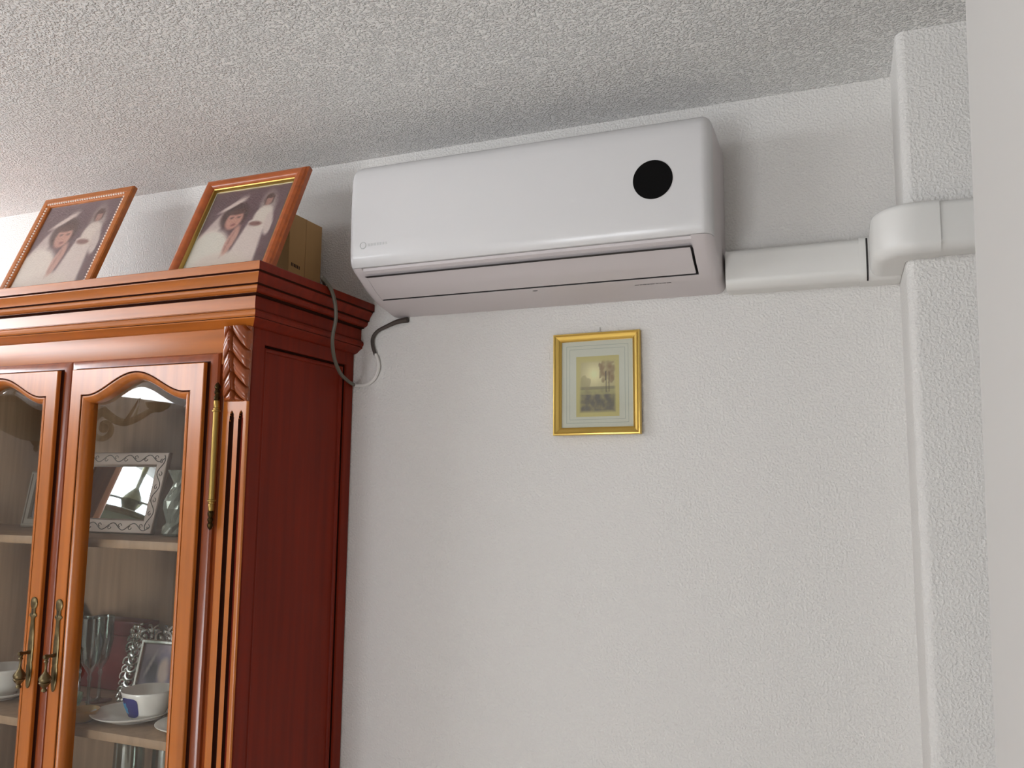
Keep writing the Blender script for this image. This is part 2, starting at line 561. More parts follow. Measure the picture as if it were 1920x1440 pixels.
# ------------------------------------------------------------------ pipe trunking
DORG = (0.05, 0, 2.087)
du = thing('pipe_trunking', DORG, 'white plastic pipe trunking turning round the pillar right of the air conditioner', 'trunking')
def dprof(d, z0, z1, r=0.016, n=5):
    """section (depth, z) standing proud of the wall, rounded outer edges"""
    p = [(0, z0)]
    p += [(d - r + r * math.sin(a), z0 + r - r * math.cos(a)) for a in [PI / 2 * k / n for k in range(n + 1)]]
    p += [(d - r * .6 + r * .6 * math.cos(a), z1 - r * .6 + r * .6 * math.sin(a)) for a in [PI / 2 * k / n for k in range(n + 1)]]
    p += [(0, z1)]
    return p
def run(mb, stations):
    """stations: list of (fn depth,z -> xyz, profile)"""
    return mb.loft([[fn(d, z) for d, z in pr] for fn, pr in stations], True, True, True)
Z0, Z1 = 2.0875, 2.170
dk = MB()
P1 = dprof(.058, Z0, Z1, .022)
run(dk, [((lambda d, z: (-0.2075, -d, z)), P1), ((lambda d, z: (0.047, -d, z)), P1)])
dk.build('wall_duct', 'duct', du, DORG, 30)
ic = MB()
P2 = dprof(.0615, Z0 - .0025, Z1 + .003, .022)
run(ic, [((lambda d, z: (0.0465, -d, z)), P2), ((lambda d, z: (0.1195, -d, z)), P2)])
ic.build('inner_corner', 'duct', du, DORG, 30)
# outer elbow: sweeps along the pillar flank, round its corner and onto its face
ZE0, ZE1 = Z0 - .0005, 2.1775
PE = dprof(.0545, ZE0, ZE1, .020)
el = MB()
st = []
def flank(y):
    return lambda d, z: (PX - .0006 - d, y, z)
def cornerf(a):
    ca, sa = math.cos(a), math.sin(a)
    cx, cy = PX + PR, PY + PR
    return lambda d, z: (cx - (PR + d + .0006) * ca, cy - (PR + d + .0006) * sa, z)
def face(x):
    return lambda d, z: (x, PY - .0006 - d, z)
st.append((flank(-0.0672), PE))
st.append((flank(PY + PR), PE))
for k in range(1, 10):
    st.append((cornerf(PI / 2 * k / 9), PE))
st.append((face(0.171), PE))
run(el, st)
el.build('outer_elbow', 'duct', du, DORG, 30)
PG = dprof(.0621, Z0 - .0031, Z1 + .003, .022)[2:10]
MB().loft([[(x_, -d_, z_) for d_, z_ in PG] for x_ in (.0590, .0624)], False).build('joint_gap', 'slot', du, DORG, 30)
P3 = dprof(.0515, Z0 + .0015, 2.1755, .020)
fd = MB()
run(fd, [(face(0.1705), P3), (face(0.645), P3)])
fd.build('pillar_duct', 'duct', du, DORG, 30)

# ------------------------------------------------------------------ gold picture on the wall
GX, GZ0, GW, GH = -0.4955, 1.7945, 0.1985, 0.2285
gp = thing('picture_frame', (GX, -0.004, GZ0), 'small gold framed sepia landscape print hanging under the air conditioner', 'picture', rot=(R(-1.2), R(-0.5), 0))
x0, x1 = -GW / 2, GW / 2
g = MB()
rect_frame(g, x0, x1, 0, GH, [(0.004, 0), (0, -.001), (0, -.014), (.0012, -.0165), (.0035, -.0170), (.0048, -.0155), (.0065, -.0145), (.011, -.0125), (.0155, -.0095), (.0172, -.0070), (.0172, -.0030)])
g.build('gold_moulding', 'gold', gp, smooth=30)
MB().box(x0 + .006, x1 - .006, -.0028, -.0005, .006, GH - .006).build('backing_mount', 'mount_grey', gp, smooth=0)
ln = MB()
for ins in (.027, .0345):
    rect_frame(ln, x0 + .001, x1 - .001, 0, GH, [(ins, -.0029), (ins + .0009, -.0029)])
ln.build('mount_rules', 'mount_line', gp, smooth=0)
def fbm(x, y, s, seed=0.0):
    return noise.fractal(Vector((x * s + seed, y * s, seed)), 1.0, 2.0, 4)
def lerp(a, b, t):
    t = max(0, min(1, t))
    return tuple(p + (q - p) * t for p, q in zip(a, b))
def landscape(u, v):
    c = (180, 164, 104)
    e = min(u, 1 - u, v * 1.2, (1 - v) * 1.1)
    vign = max(0, min(1, (e - .07) / .06))
    s = (168, 152, 108)
    dx, dy = (u - .42) / .24, (v - .70) / .19
    gl = math.exp(-(dx * dx + dy * dy) * .9)
    s = lerp(s, (222, 208, 164), gl)
    nz = fbm(u, v, 9, 3.1)
    if v < .46:                                        # meadow
        s = lerp((150, 138, 92), (112, 100, 72), (.46 - v) * 2.2 + nz * .5)
    if v < .36:
        s = lerp(s, (92, 82, 76), .55 + nz * .9 + (.3 - abs(u - .5)) * .6)
    if abs(v - .47) < .02:
        s = lerp(s, (108, 98, 70), .7)
    crown = ((u - .72) / .2) ** 2 + ((v - .74) / .2) ** 2
    if crown < 1 + nz * .9:
        s = lerp(s, (122, 92, 60), .55 + nz * .6)
    if .40 < v < .74 and (abs(u - .70 + (v - .5) * .03) < .014 or abs(u - .765) < .010):
        s = (86, 68, 50)
    lcrown = ((u - .2) / .14) ** 2 + ((v - .56) / .12) ** 2
    if lcrown < 1 + nz:
        s = lerp(s, (140, 124, 84), .5)
    return tuple(min(255, q * 1.2) for q in lerp(c, s, vign))
print_mesh('art_print', x0 + .051, x1 - .049, .041, GH - .052, -.0032, landscape, 'print_matt', gp, 60, 84)
MB().box(x0 + .0165, x1 - .0165, -.0052, -.0045, .0165, GH - .0165).build('cover_glass', 'picglass', gp, smooth=0)
hk = MB()
hk.box(.0055, .0085, -.004, .0035, GH - .002, GH + .013, .0008)
hk.box(.002, .012, -.006, -.0035, GH + .0005, GH + .0035, .0008)
hk.build('hanging_hook', 'nail', gp)

# ------------------------------------------------------------------ display cabinet
CXR, CXM = -1.1305, -2.09
CXL = 2 * CXM - CXR
YF = -0.388
ZB = 0.58
CORG = (CXM, -0.2, 0)
cab = thing('display_cabinet', CORG, 'reddish cherry wood display cabinet with arched glass doors under a stepped cornice', 'cabinet')
def part(mb, name, m, parent=None, sm=35):
    return mb.build(name, m, parent or cab, CORG, sm)

# base unit below (deeper sideboard)
b = MB()
b.box(CXL - .02, CXR + .02, -0.46, -0.004, 0.06, 0.54, .004)
b.box(CXL - .01, CXR + .01, -0.44, -0.004, 0.0, 0.06)
part(b, 'base_unit', 'wood_h')
part(MB().box(CXL - .045, CXR + .045, -0.49, -0.004, 0.54, ZB, .008), 'sideboard_top', 'wood_h')
# carcass
part(MB().box(CXL + .02, CXR - .02, -0.012, -0.002, ZB, 2.10), 'back_panel', 'wood_in')
part(MB().box(CXL + .006, CXR - .006, -0.385, -0.002, 2.085, 2.128), 'top_board', 'wood_h')
part(MB().box(CXL + .02, CXR - .02, -0.37, -0.012, ZB, ZB + .025), 'floor_board', 'wood_in')
for zt, th in ((1.553, .020), (1.140, .020), (0.870, .020)):
    s = MB().box(CXL + .021, CXR - .021, -0.345, -0.0125, zt - th, zt, .004)
    part(s, 'shelf', 'wood_in')

# sides: frame and recessed panel, built as (y,z) loops on the plane x = const
def side(x, sgn, name):
    mb = MB()
    y0, y1, z0, z1 = YF + .004, -0.002, ZB, 2.045
    py0, py1, pz0, pz1 = -0.3465, -0.0370, 0.66, 1.9745
    def L(a0, a1, b0, b1, i, dd):
        return [(x + sgn * dd, a0 + i, b0 + i), (x + sgn * dd, a1 - i, b0 + i), (x + sgn * dd, a1 - i, b1 - i), (x + sgn * dd, a0 + i, b1 - i)]
    mb.loft([L(y0, y1, z0, z1, 0, -.02), L(y0, y1, z0, z1, 0, -.002), L(y0, y1, z0, z1, .002, 0)])
    outer = L(y0, y1, z0, z1, .002, 0)
    inner = L(py0, py1, pz0, pz1, 0, 0)
    for k in range(4):
        q = (k + 1) % 4
        mb.add([outer[k], outer[q], inner[q], inner[k]], [(0, 1, 2, 3)])
    mb.loft([L(py0, py1, pz0, pz1, i, dd) for i, dd in [(0, 0), (.0005, -.009), (.005, -.010), (.0055, -.005), (.009, -.0035), (.013, -.005), (.0145, -.009), (.017, -.009)]])
    gm_ = MB().loft([L(py0, py1, pz0, pz1, i, dd) for i, dd in [(-.0003, .0002), (.0008, -.0085), (.0050, -.0095), (.0054, -.0060)]])
    mb.add(L(py0, py1, pz0, pz1, .017, -.009), [(0, 1, 2, 3)])
    mb.add(L(y0, y1, z0, z1, 0, -.02), [(0, 3, 2, 1)])
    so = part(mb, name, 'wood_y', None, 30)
    part(gm_, 'dark_glaze_line', 'groove', so, 30)
    return so
side(CXR, 1, 'side_panel')
side(CXL, -1, 'side_panel')

# front rail above the doors, centre stile
part(MB().box(CXL + .004, CXR - .004, YF, -0.366, 1.930, 2.06, .0015), 'top_rail', 'wood_h')
part(MB().box(CXL + .004, CXR - .004, YF, -0.366, ZB, 0.625, .0015), 'bottom_rail', 'wood_h')
for sx in (1, -1):
    xa, xb = sorted((CXM + sx * (-1.222 - CXM), CXM + sx * (-1.188 - CXM)))
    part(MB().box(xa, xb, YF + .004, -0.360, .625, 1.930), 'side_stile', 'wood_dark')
part(MB().box(CXM - .040, CXM + .040, YF, -0.366, .625, 1.930, .0015), 'centre_stile', 'wood_v')

# pilasters with two flutes each
PLX0, PLX1 = -1.1965, CXR
def pilaster(mir):
    nx = 64
    zs = [ZB + .0, 1.0] + [1.0 + .8 * k / 6 for k in range(1, 6)] + [1.795 + .055 * k / 24 for k in range(25)] + [1.86, 1.99]
    flc = (-1.1705, -1.1470)
    fw_ = .0056
    vs, fs, fl_ = [], [], ([], [])
    for z in zs:
        for i in range(nx + 1):
            x = PLX0 + (PLX1 - PLX0) * i / nx
            y = YF - .003
            hw = fw_
            if z > 1.806:
                hw = fw_ * math.sqrt(max(0, 1 - ((z - 1.806) / .0235) ** 2)) if z < 1.8295 else 0
            for c in flc:
                if hw > 0 and abs(x - c) < hw:
                    y += .0085 * math.sqrt(1 - ((x - c) / hw) ** 2) ** .5
            e = min(x - PLX0, PLX1 - x)
            if e < .004:
                y += .004 - math.sqrt(max(0, .004 ** 2 - (.004 - e) ** 2))
            xx = x if not mir else 2 * CXM - x
            vs.append((xx, y, z))
    for j in range(len(zs) - 1):
        for i in range(nx):
            a = j * (nx + 1) + i
            q4 = (a, a + 1, a + nx + 2, a + nx + 1)
            deep = sum(vs[k_][1] for k_ in q4) / 4 > YF - .003 + .0022 and .006 < i * (PLX1 - PLX0) / nx < (PLX1 - PLX0) - .006
            if deep:
                (fl_[0] if (vs[a][0] < (PLX0 + PLX1) / 2 if not mir else vs[a][0] > 2 * CXM - (PLX0 + PLX1) / 2) else fl_[1]).append(q4)
            else:
                fs.append(q4)
    mb = MB().add(vs, fs)
    xa, xb = (PLX0, PLX1) if not mir else (2 * CXM - PLX1, 2 * CXM - PLX0)
    mb.box(xa + .0005, xb - .0005, YF + .0065, YF + .022, ZB, 1.99)
    po = part(mb, 'pilaster', 'wood_v', None, 45)
    for ff in fl_:
        used = sorted({k_ for q4 in ff for k_ in q4})
        ix = {k_: n_ for n_, k_ in enumerate(used)}
        part(MB().add([vs[k_] for k_ in used], [[ix[k_] for k_ in q4] for q4 in ff]), 'flute', 'groove', po, 60)
    return po
pl1 = pilaster(False)
pl2 = pilaster(True)

def corbel(mir, parent):
    x0, x1, z0, z1 = -1.1925, -1.1290, 1.8500, 2.0060
    nx, nz = 70, 150
    vs, fs = [], []
    for j in range(nz + 1):
        v = j / nz
        for i in range(nx + 1):
            u = 2 * i / nx - 1
            stem = -.12 + .20 * math.sin(v * 3.0 + .4) * (1 - v) - .10 * v
            du_ = u - stem
            a = abs(du_)
            # overall belly: deeper at the top, rounded across
            hgt = .010 + .009 * v ** 1.5 + .004 * math.sin(v * PI)
            h = hgt * math.sqrt(max(0.0, 1 - (abs(u) ** 3.2) * .80))
            # leaf lobes separated by drooping veins
            ph = 3.9 * v ** .85 + a * .85 + (.30 if du_ > 0 else 0)
            fr = ph - math.floor(ph)
            lobe = math.sin(fr * PI)
            h += .0035 * lobe - .0040 * math.exp(-((fr - .5) / .5) ** 2 * 0) * (1 if fr < .07 else 0)
            h -= .0045 * math.exp(-(min(fr, 1 - fr) / .075) ** 2) * min(1, a / .10)
            fr2 = ph * 2 - math.floor(ph * 2)
            h -= .0012 * math.exp(-(min(fr2, 1 - fr2) / .12) ** 2) * min(1, a / .25)
            # stem ridge with a groove on each side
            h += .0042 * math.exp(-(a / .055) ** 2) - .0045 * math.exp(-((a - .13) / .045) ** 2) 
            # rounded lower lip
            if v < .05:
                h *= math.sqrt(max(0, 1 - ((.05 - v) / .05) ** 2)) * .75 + .25
            if abs(u) > .97:
                h = h * .35
            ov = 1.0 - .05 * (1 - v) + .02 * lobe * (1 if du_ < 0 else 0)
            x = (x0 + x1) / 2 + u * (x1 - x0) / 2 * ov
            if mir:
                x = 2 * CXM - x
            vs.append((x, YF - .002 - max(h, .0005), z0 + (z1 - z0) * v))
    for j in range(nz):
        for i in range(nx):
            a = j * (nx + 1) + i
            fs.append((a, a + 1, a + nx + 2, a + nx + 1))
    mb = MB().add(vs, fs)
    # closing skirt back to the pilaster
    bnd = [i for i in range(nx + 1)] + [j * (nx + 1) + nx for j in range(1, nz + 1)] + [nz * (nx + 1) + i for i in range(nx - 1, -1, -1)] + [j * (nx + 1) for j in range(nz - 1, 0, -1)]
    mb.loft([[vs[k] for k in bnd], [(vs[k][0], YF + .001, vs[k][2]) for k in bnd]])
    o = part(mb, 'carved_acanthus_leaf', 'carve', None, 60)
    return o
corbel(False, pl1)
corbel(True, pl2)

# doors
DX0, DX1, DZ0, DZ1 = -1.6300, -1.2070, 0.625, 1.9545
OX0, OX1, OZ0, OSH, OPK = -1.5755, -1.2635, 0.69, 1.8745, 1.9215
def opening():
    pts = []
    c, hw = (OX0 + OX1) / 2, (OX1 - OX0) / 2
    flat = .018
    pts.append((OX0, OZ0))
    pts.append((OX1, OZ0))
    for k in range(1, 10):
        pts.append((OX1, OZ0 + (OSH - OZ0) * k / 10))
    N = 64
    for k in range(N + 1):
        dx = hw - 2 * hw * k / N
        t = max(0, min(1, (hw - abs(dx) - flat) / (hw - flat)))
        h = .5 - .5 * math.cos(PI * t ** .92)
        pts.append((c + dx, OSH + (OPK - OSH) * h))
    for k in range(9, 0, -1):
        pts.append((OX0, OZ0 + (OSH - OZ0) * k / 10))
    return pts
OP = opening()
def offset(pts, d):
    n = len(pts)
    out = []
    for i in range(n):
        a, p, q = Vector(pts[i - 1]), Vector(pts[i]), Vector(pts[(i + 1) % n])
        e1, e2 = (p - a), (q - p)
        if e1.length < 1e-9:
            e1 = e2
        if e2.length < 1e-9:
            e2 = e1
        e1.normalize(); e2.normalize()
        n1, n2 = Vector((-e1.y, e1.x)), Vector((-e2.y, e2.x))
        m_ = (n1 + n2)
        m_ = m_ / max(1e-6, m_.length_squared) * 2
        if m_.length > 1.6:
            m_ = m_ * (1.6 / m_.length)
        out.append((p.x + m_.x * d, p.y + m_.y * d))
    return out
def door(mx, handle_right):
    """mx: function mapping x; the model door is the right-hand one of the visible pair"""
    root_mb = MB()
    rl = [(0, -.380), (0, -.391), (.003, -.3955), (.010, -.3985), (.0195, -.3995), (.0215, -.4015), (.0225, -.4125), (.0240, -.4140)]
    def Rl(i, y):
        return [(mx(px), py, pz) for px, py, pz in rect(DX0, DX1, DZ0, DZ1, i, y)]
    root_mb.loft([Rl(i, y) for i, y in rl[5:]])
    il = [(0, -.4140), (.0008, -.4110), (.0026, -.4102), (.0034, -.4128), (.0065, -.4136), (.0105, -.4122), (.0145, -.4082), (.0172, -.4030), (.0180, -.3990), (.0180, -.382)]
    def Il(d_, y):
        return [(mx(px), y, pz) for px, pz in offset(OP, d_)]
    root_mb.tess([Rl(.0240, -.4140), Il(0, -.4140)])
    root_mb.loft([Il(d_, y) for d_, y in il])
    root_mb.tess([Rl(0, -.380), Il(.0180, -.382)])
    fr = part(root_mb, 'door', 'wood_v', None, 28)
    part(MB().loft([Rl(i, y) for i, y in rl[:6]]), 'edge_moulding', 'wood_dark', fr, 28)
    dg_ = MB()
    dg_.loft([Il(d_, y) for d_, y in [(-.0004, -.41425), (.0006, -.4120), (.0018, -.4106), (.0026, -.41045)]])
    dg_.loft([Rl(i, y) for i, y in [(.0185, -.39965), (.0208, -.4010), (.0220, -.4060), (.0222, -.4085)]])  # step ring: glaze line that also colours in the step's shade
    part(dg_, 'dark_glaze_line', 'groove', fr, 28)
    gl = MB()
    gl.loft([Il(.0165, -.3915), Il(.0330, -.3950)])
    gl.tess([Il(.0330, -.3950)])
    g_ = part(gl, 'glass_pane', 'cabglass', fr, 10)
    g_.data.polygons.foreach_set('use_smooth', [False] * len(g_.data.polygons))
    # hinge on the outer edge: turned brass barrel with dark finials
    hx = DX1 + .0065
    for hz in (1.587, 0.70):
        prof_h = [(.0, .3035), (.0035, .300), (.0060, .295), (.0062, .291), (.0038, .288), (.0060, .284), (.0064, .281), (.0040, .277), (.0062, .272), (.0066, .268), (.0045, .264)]
        k1 = MB().lathe(prof_h[::-1], (mx(hx), -.4035, hz), 16)
        k2 = MB().lathe([(r_, .302 - h_) for r_, h_ in prof_h], (mx(hx), -.4035, hz), 16)
        hb = MB().lathe([(.0055, .038), (.0062, .040), (.0062, .050), (.0057, .0515), (.0066, .053), (.0066, .0565), (.0088, .0575), (.0088, .0600), (.0064, .061), (.0064, .2405), (.0088, .2415), (.0088, .244), (.0066, .245), (.0066, .2485), (.0057, .250), (.0062, .2515), (.0062, .2615), (.0055, .2645)], (mx(hx), -.4035, hz), 18)
        h = part(hb, 'hinge', 'brass', fr, 30)
        part(k1, 'hinge_finial', 'brass_dark', fr, 30)
        part(k2, 'hinge_finial', 'brass_dark', fr, 30)
    # drop handle: keyhole backplate, post and pendant
    cx = DX0 + .0385
    hz0 = 1.232
    bp_ = [(0, 0.0), (.0035, .004), (.0058, .020), (.0066, .045), (.0052, .056), (.0062, .060), (.0060, .075), (.0064, .090), (.0058, .110), (.0046, .130), (.0038, .146), (.0042, .150), (.0085, .1545), (.0078, .158), (.0048, .161), (.0046, .170), (.0068, .174), (.0080, .182), (.0066, .190), (.0030, .194), (0, .195)]
    pm = MB()
    bp_ = [(a_ * 1.3, z_) for a_, z_ in bp_]
    outl = [(cx + a_, hz0 + z_) for a_, z_ in bp_] + [(cx - a_, hz0 + z_) for a_, z_ in bp_[::-1][1:-1]]
    pm.loft([[(mx(px), y, pz) for px, pz in (outl if s_ == 1 else [(cx + (px - cx) * s_, pz) for px, pz in outl])] for y, s_ in ((-.4141, 1), (-.4160, 1), (-.4172, .8))])
    pm.tess([[(mx(cx + (px - cx) * .8), -.4172, pz) for px, pz in outl]])
    hd = part(pm, 'handle', 'bronze', fr, 40)
    kh = MB()
    kh.lathe([(0, 0), (.0016, 0), (.0016, .0004)], (mx(cx), -.4177, hz0 + .168), 10, 'y')
    kh.box(mx(cx) - .0009, mx(cx) + .0009, -.4177, -.4172, hz0 + .157, hz0 + .168)
    part(kh, 'keyhole', 'slot', hd, 0)
    dm = MB()
    zt = hz0 + .077
    dm.lathe([(.0042, .0), (.0046, -.004), (.0034, -.010), (.0038, -.017), (.0055, -.021), (.004, -.026), (.0, -.027)], (mx(cx), -.4172, zt), 14, 'y')
    pz_, py_ = zt - .003, -.437
    pp_ = [(0, .004), (.0032, .002), (.0036, -.003), (.0024, -.006), (.0042, -.010), (.0022, -.014), (.0020, -.030), (.0028, -.038), (.0062, -.046), (.0098, -.054), (.0104, -.060), (.0085, -.066), (.0100, -.068), (.0085, -.072), (.0045, -.080), (.0030, -.084), (.0048, -.088), (.0050, -.092), (.0, -.0965)]
    dm.lathe([(r_ * 1.22, h_ * .74) for r_, h_ in pp_], (mx(cx), py_, pz_), 16)
    part(dm, 'drop_pull', 'bronze', hd, 40)
    return fr
idx = lambda x: x
seam = DX0
door(idx, True)
door(lambda x: 2 * seam - x, False)
door(lambda x: 2 * CXM - x, True)
door(lambda x: 2 * CXM - (2 * seam - x), False)

# cornice mouldings swept round three sides, crown arching up at the centre
def sweep(prof_, name, m, arch=0.0, m_side=None, push=0.0):
    """front run with an arched centre, plus a mitred return on each flank"""
    xs = [CXM + .235 - .47 * k / 60 for k in range(61)] if arch else []
    def crown(x):
        t = max(0, 1 - abs(x - CXM) / .225)
        return arch * (t * t * (3 - 2 * t))
    prof_ = [(o_ + push, z_) for o_, z_ in prof_]
    loops = [[(CXR + o_, YF - o_, z_) for o_, z_ in prof_]]
    for x in xs:
        loops.append([(x, YF - o_, z_ + crown(x)) for o_, z_ in prof_])
    loops.append([(CXL - o_, YF - o_, z_) for o_, z_ in prof_])
    o = part(MB().loft(loops, False), name, m, None, 24)
    for sg in (1, -1):
        X0 = CXR if sg > 0 else CXL
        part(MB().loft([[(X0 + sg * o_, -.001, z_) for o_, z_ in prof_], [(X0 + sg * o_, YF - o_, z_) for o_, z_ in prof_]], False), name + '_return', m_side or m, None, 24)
    return o
crown_p = [(-.010, 2.1305), (.0530, 2.1305), (.0548, 2.1288), (.0548, 2.1110), (.0500, 2.1098), (.0500, 2.1070), (.0478, 2.1045), (.0445, 2.0995), (.0418, 2.0935), (.0408, 2.0895), (.0412, 2.0875),
           (.0365, 2.0865), (.0372, 2.0835), (.0360, 2.0785), (.0320, 2.0745), (.0262, 2.0725), (.0262, 2.0705), (.0185, 2.0695)]
frz_p = [(.0185, 2.0700), (.0185, 2.0420), (.0198, 2.0405), (.0198, 2.0388)]
bead_p = [(.0198, 2.0390), (.0222, 2.0385), (.0252, 2.0355), (.0262, 2.0310), (.0252, 2.0265), (.0222, 2.0232), (.0232, 2.0218), (.0225, 2.0198), (.0150, 2.0150), (.0080, 2.0085), (.0010, 2.0060), (-.006, 2.0058)]
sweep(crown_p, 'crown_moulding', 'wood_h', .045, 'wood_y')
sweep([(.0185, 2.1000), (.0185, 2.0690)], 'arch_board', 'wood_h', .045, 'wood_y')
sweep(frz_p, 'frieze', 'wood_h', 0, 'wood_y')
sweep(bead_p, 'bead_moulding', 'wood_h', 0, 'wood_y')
for gp_, ar in (([(.0548, 2.1116), (.0548, 2.1109), (.0505, 2.1098), (.0501, 2.1088)], .045), ([(.0412, 2.0882), (.0412, 2.0874), (.0370, 2.0864), (.0368, 2.0855)], .045), ([(.0262, 2.0722), (.0262, 2.0704), (.0190, 2.0694), (.0187, 2.0672)], .045), ([(.0198, 2.0398), (.0200, 2.0389), (.0221, 2.0386)], 0), ([(.0224, 2.0238), (.0222, 2.0231), (.0230, 2.0220)], 0)):
    sweep(gp_, 'dark_glaze_line', 'groove', ar, None, .0002)

# ------------------------------------------------------------------ photographs standing on the cabinet
def ell(u, v, cu, cv, ru, rv, ang=0.0):
    c, s = math.cos(ang), math.sin(ang)
    du_, dv_ = u - cu, v - cv
    a, b_ = du_ * c + dv_ * s, -du_ * s + dv_ * c
    return math.sqrt((a / ru) ** 2 + (b_ / rv) ** 2)
def paint(c, col, d, soft=.12):
    return lerp(c, col, (1 + soft - d) / (2 * soft))
def portrait(fade):
    def fn(u, v):
        nz = fbm(u, v, 6, 1.7)
        c = lerp((104, 70, 82), (126, 96, 108), v * .5 + nz * .3 + u * .2)
        # standing girl in a long white dress
        c = paint(c, (186, 168, 170), ell(u, v, .775, .72, .105, .22, .12), .25)
        c = paint(c, (96, 62, 62), ell(u, v, .765, .815, .062, .085))
        skirt = abs(u - (.66 + .10 * v)) / (.20 - .16 * v) if v < .56 else 9
        c = paint(c, (244, 230, 230), skirt, .10)
        c = paint(c, (250, 236, 232), ell(u, v, .755, .60, .115, .145, -.15), .12)
        c = paint(c, (236, 220, 220), ell(u, v, .865, .50, .05, .15, .15), .15)
        c = paint(c, (150, 100, 98), ell(u, v, .70, .515, .085, .030, -.12), .2)
        c = paint(c, (196, 148, 140), ell(u, v, .765, .80, .040, .058), .15)
        c = paint(c, (96, 60, 58), ell(u, v, .765, .852, .045, .022), .25)
        # half length girl with veil, hands joined
        c = paint(c, (224, 206, 208), ell(u, v, .235, .62, .085, .34, -.62), .18)
        c = paint(c, (84, 52, 54), ell(u, v, .38, .655, .175, .175, -.2), .14)
        c = paint(c, (246, 228, 228), ell(u, v, .30, .80, .17, .028, .50), .35)
        c = paint(c, (222, 164, 152), ell(u, v, .395, .60, .105, .125, -.2), .12)
        c = paint(c, (100, 62, 60), ell(u, v, .40, .705, .115, .040, .05), .2)
        for eu in (.355, .445):
            c = paint(c, (92, 58, 60), ell(u, v, eu, .630, .022, .012), .4)
        c = paint(c, (158, 92, 92), ell(u, v, .405, .535, .032, .012), .4)
        c = paint(c, (252, 242, 238), ell(u, v, .20, .20, .27, .30, .30), .12)
        c = paint(c, (244, 232, 228), ell(u, v, .42, .04, .32, .16), .2)
        c = paint(c, (222, 170, 160), ell(u, v, .465, .34, .055, .185, -.18), .15)
        c = paint(c, (186, 136, 132), ell(u, v, .445, .33, .008, .16, -.18), .5)
        return tuple(min(255, q * k_) for q, k_ in zip(lerp(c, (196, 178, 184), fade), (1.05, 1.0, .98)))
    return fn

def standing_photo(name, cx, y0, wd, ht, tilt, label, kind):
    t = thing(name, (cx, y0, 2.1312), label, 'photo frame', rot=(R(-tilt), 0, 0))
    x0, x1 = -wd / 2, wd / 2
    mo = MB()
    if kind == 'pearl':
        pr = [(.004, 0), (0, -.001), (0, -.012), (.0025, -.0148), (.010, -.0160), (.0165, -.0150), (.0185, -.0125), (.0225, -.0120), (.0262, -.0095), (.0275, -.0045)]
        ip, m = .0270, 'frame_wood'
    else:
        pr = [(.006, 0), (0, -.001), (0, -.013), (.002, -.0155), (.004, -.0155), (.0055, -.019), (.012, -.0225), (.019, -.0225), (.024, -.0200), (.0275, -.0160), (.029, -.0120)]
        ip, m = .0335, 'frame_red'
    rect_frame(mo, x0, x1, 0, ht, pr)
    mo.build('moulding', m, t, smooth=28)
    if kind == 'pearl':
        be = MB()
        ins = .0205
        step = .0085
        for k in range(int((wd - 2 * ins) / step) + 1):
            for z in (ins, ht - ins):
                be.sphere((x0 + ins + k * step, -.0128, z), .0029, 8, 5)
        for k in range(1, int((ht - 2 * ins) / step)):
            for x in (x0 + ins, x1 - ins):
                be.sphere((x, -.0128, ins + k * step), .0029, 8, 5)
        bo = be.build('pearl_beading', 'pearl', t)
        bo['kind'] = 'stuff'
    else:
        gi = MB()
        rect_frame(gi, x0, x1, 0, ht, [(.0285, -.0100), (.0292, -.0138), (.0310, -.0146), (.0328, -.0130), (.0336, -.0080), (.0336, -.0045)])
        gi.build('gilt_inner_edge', 'gilt', t, smooth=30)
        MB().box(x0 + .033, x1 - .033, -.0048, -.0040, .033, ht - .033).build('mount', 'mat_white', t, smooth=0)
    d_ = ip + (.004 if kind != 'pearl' else 0)
    print_mesh('photo_print', x0 + d_, x1 - d_, d_, ht - d_, -.0052, portrait(.16 if kind == 'pearl' else .04), 'print', t)
    MB().box(x0 + .006, x1 - .006, -.0039, -.0005, .006, ht - .006).build('backing_board', 'darkplate', t, smooth=0)
    MB().box(x0 + ip, x1 - ip, -.0068, -.0062, ip, ht - ip).build('cover_glass', 'picglass', t, smooth=0)
    # easel strut reaching down to the cabinet top behind
    sl = .17
    zt = .20
    base_y = .20 / math.cos(R(tilt)) * .42
    ct, st_ = math.cos(R(tilt)), math.sin(R(tilt))
    hx = .045
    # strut foot sits on the cabinet top: solve local z for world height zero
    yb = .105
    zb = yb * st_ / ct
    sm = MB()
    sm.add([(-.02, .0005, zt), (.02, .0005, zt), (hx, yb, zb + .001), (-hx, yb, zb + .001), (-.02, .003, zt), (.02, .003, zt), (hx, yb + .0025, zb + .001), (-hx, yb + .0025, zb + .001)],
           [(0, 1, 2, 3), (4, 7, 6, 5), (0, 4, 5, 1), (1, 5, 6, 2), (2, 6, 7, 3), (3, 7, 4, 0)])
    sm.build('easel_strut', 'darkplate', t, smooth=0)
    return t
standing_photo('photo_frame', -1.8425, -0.322, .320, .335, 22.0, 'faded communion photograph in honey wood frame edged with white pearl dots', 'pearl')
standing_photo('photo_frame', -1.2930, -0.318, .302, .318, 24.0, 'communion photograph in stepped reddish wood frame with gilt inner edge', 'gilt')

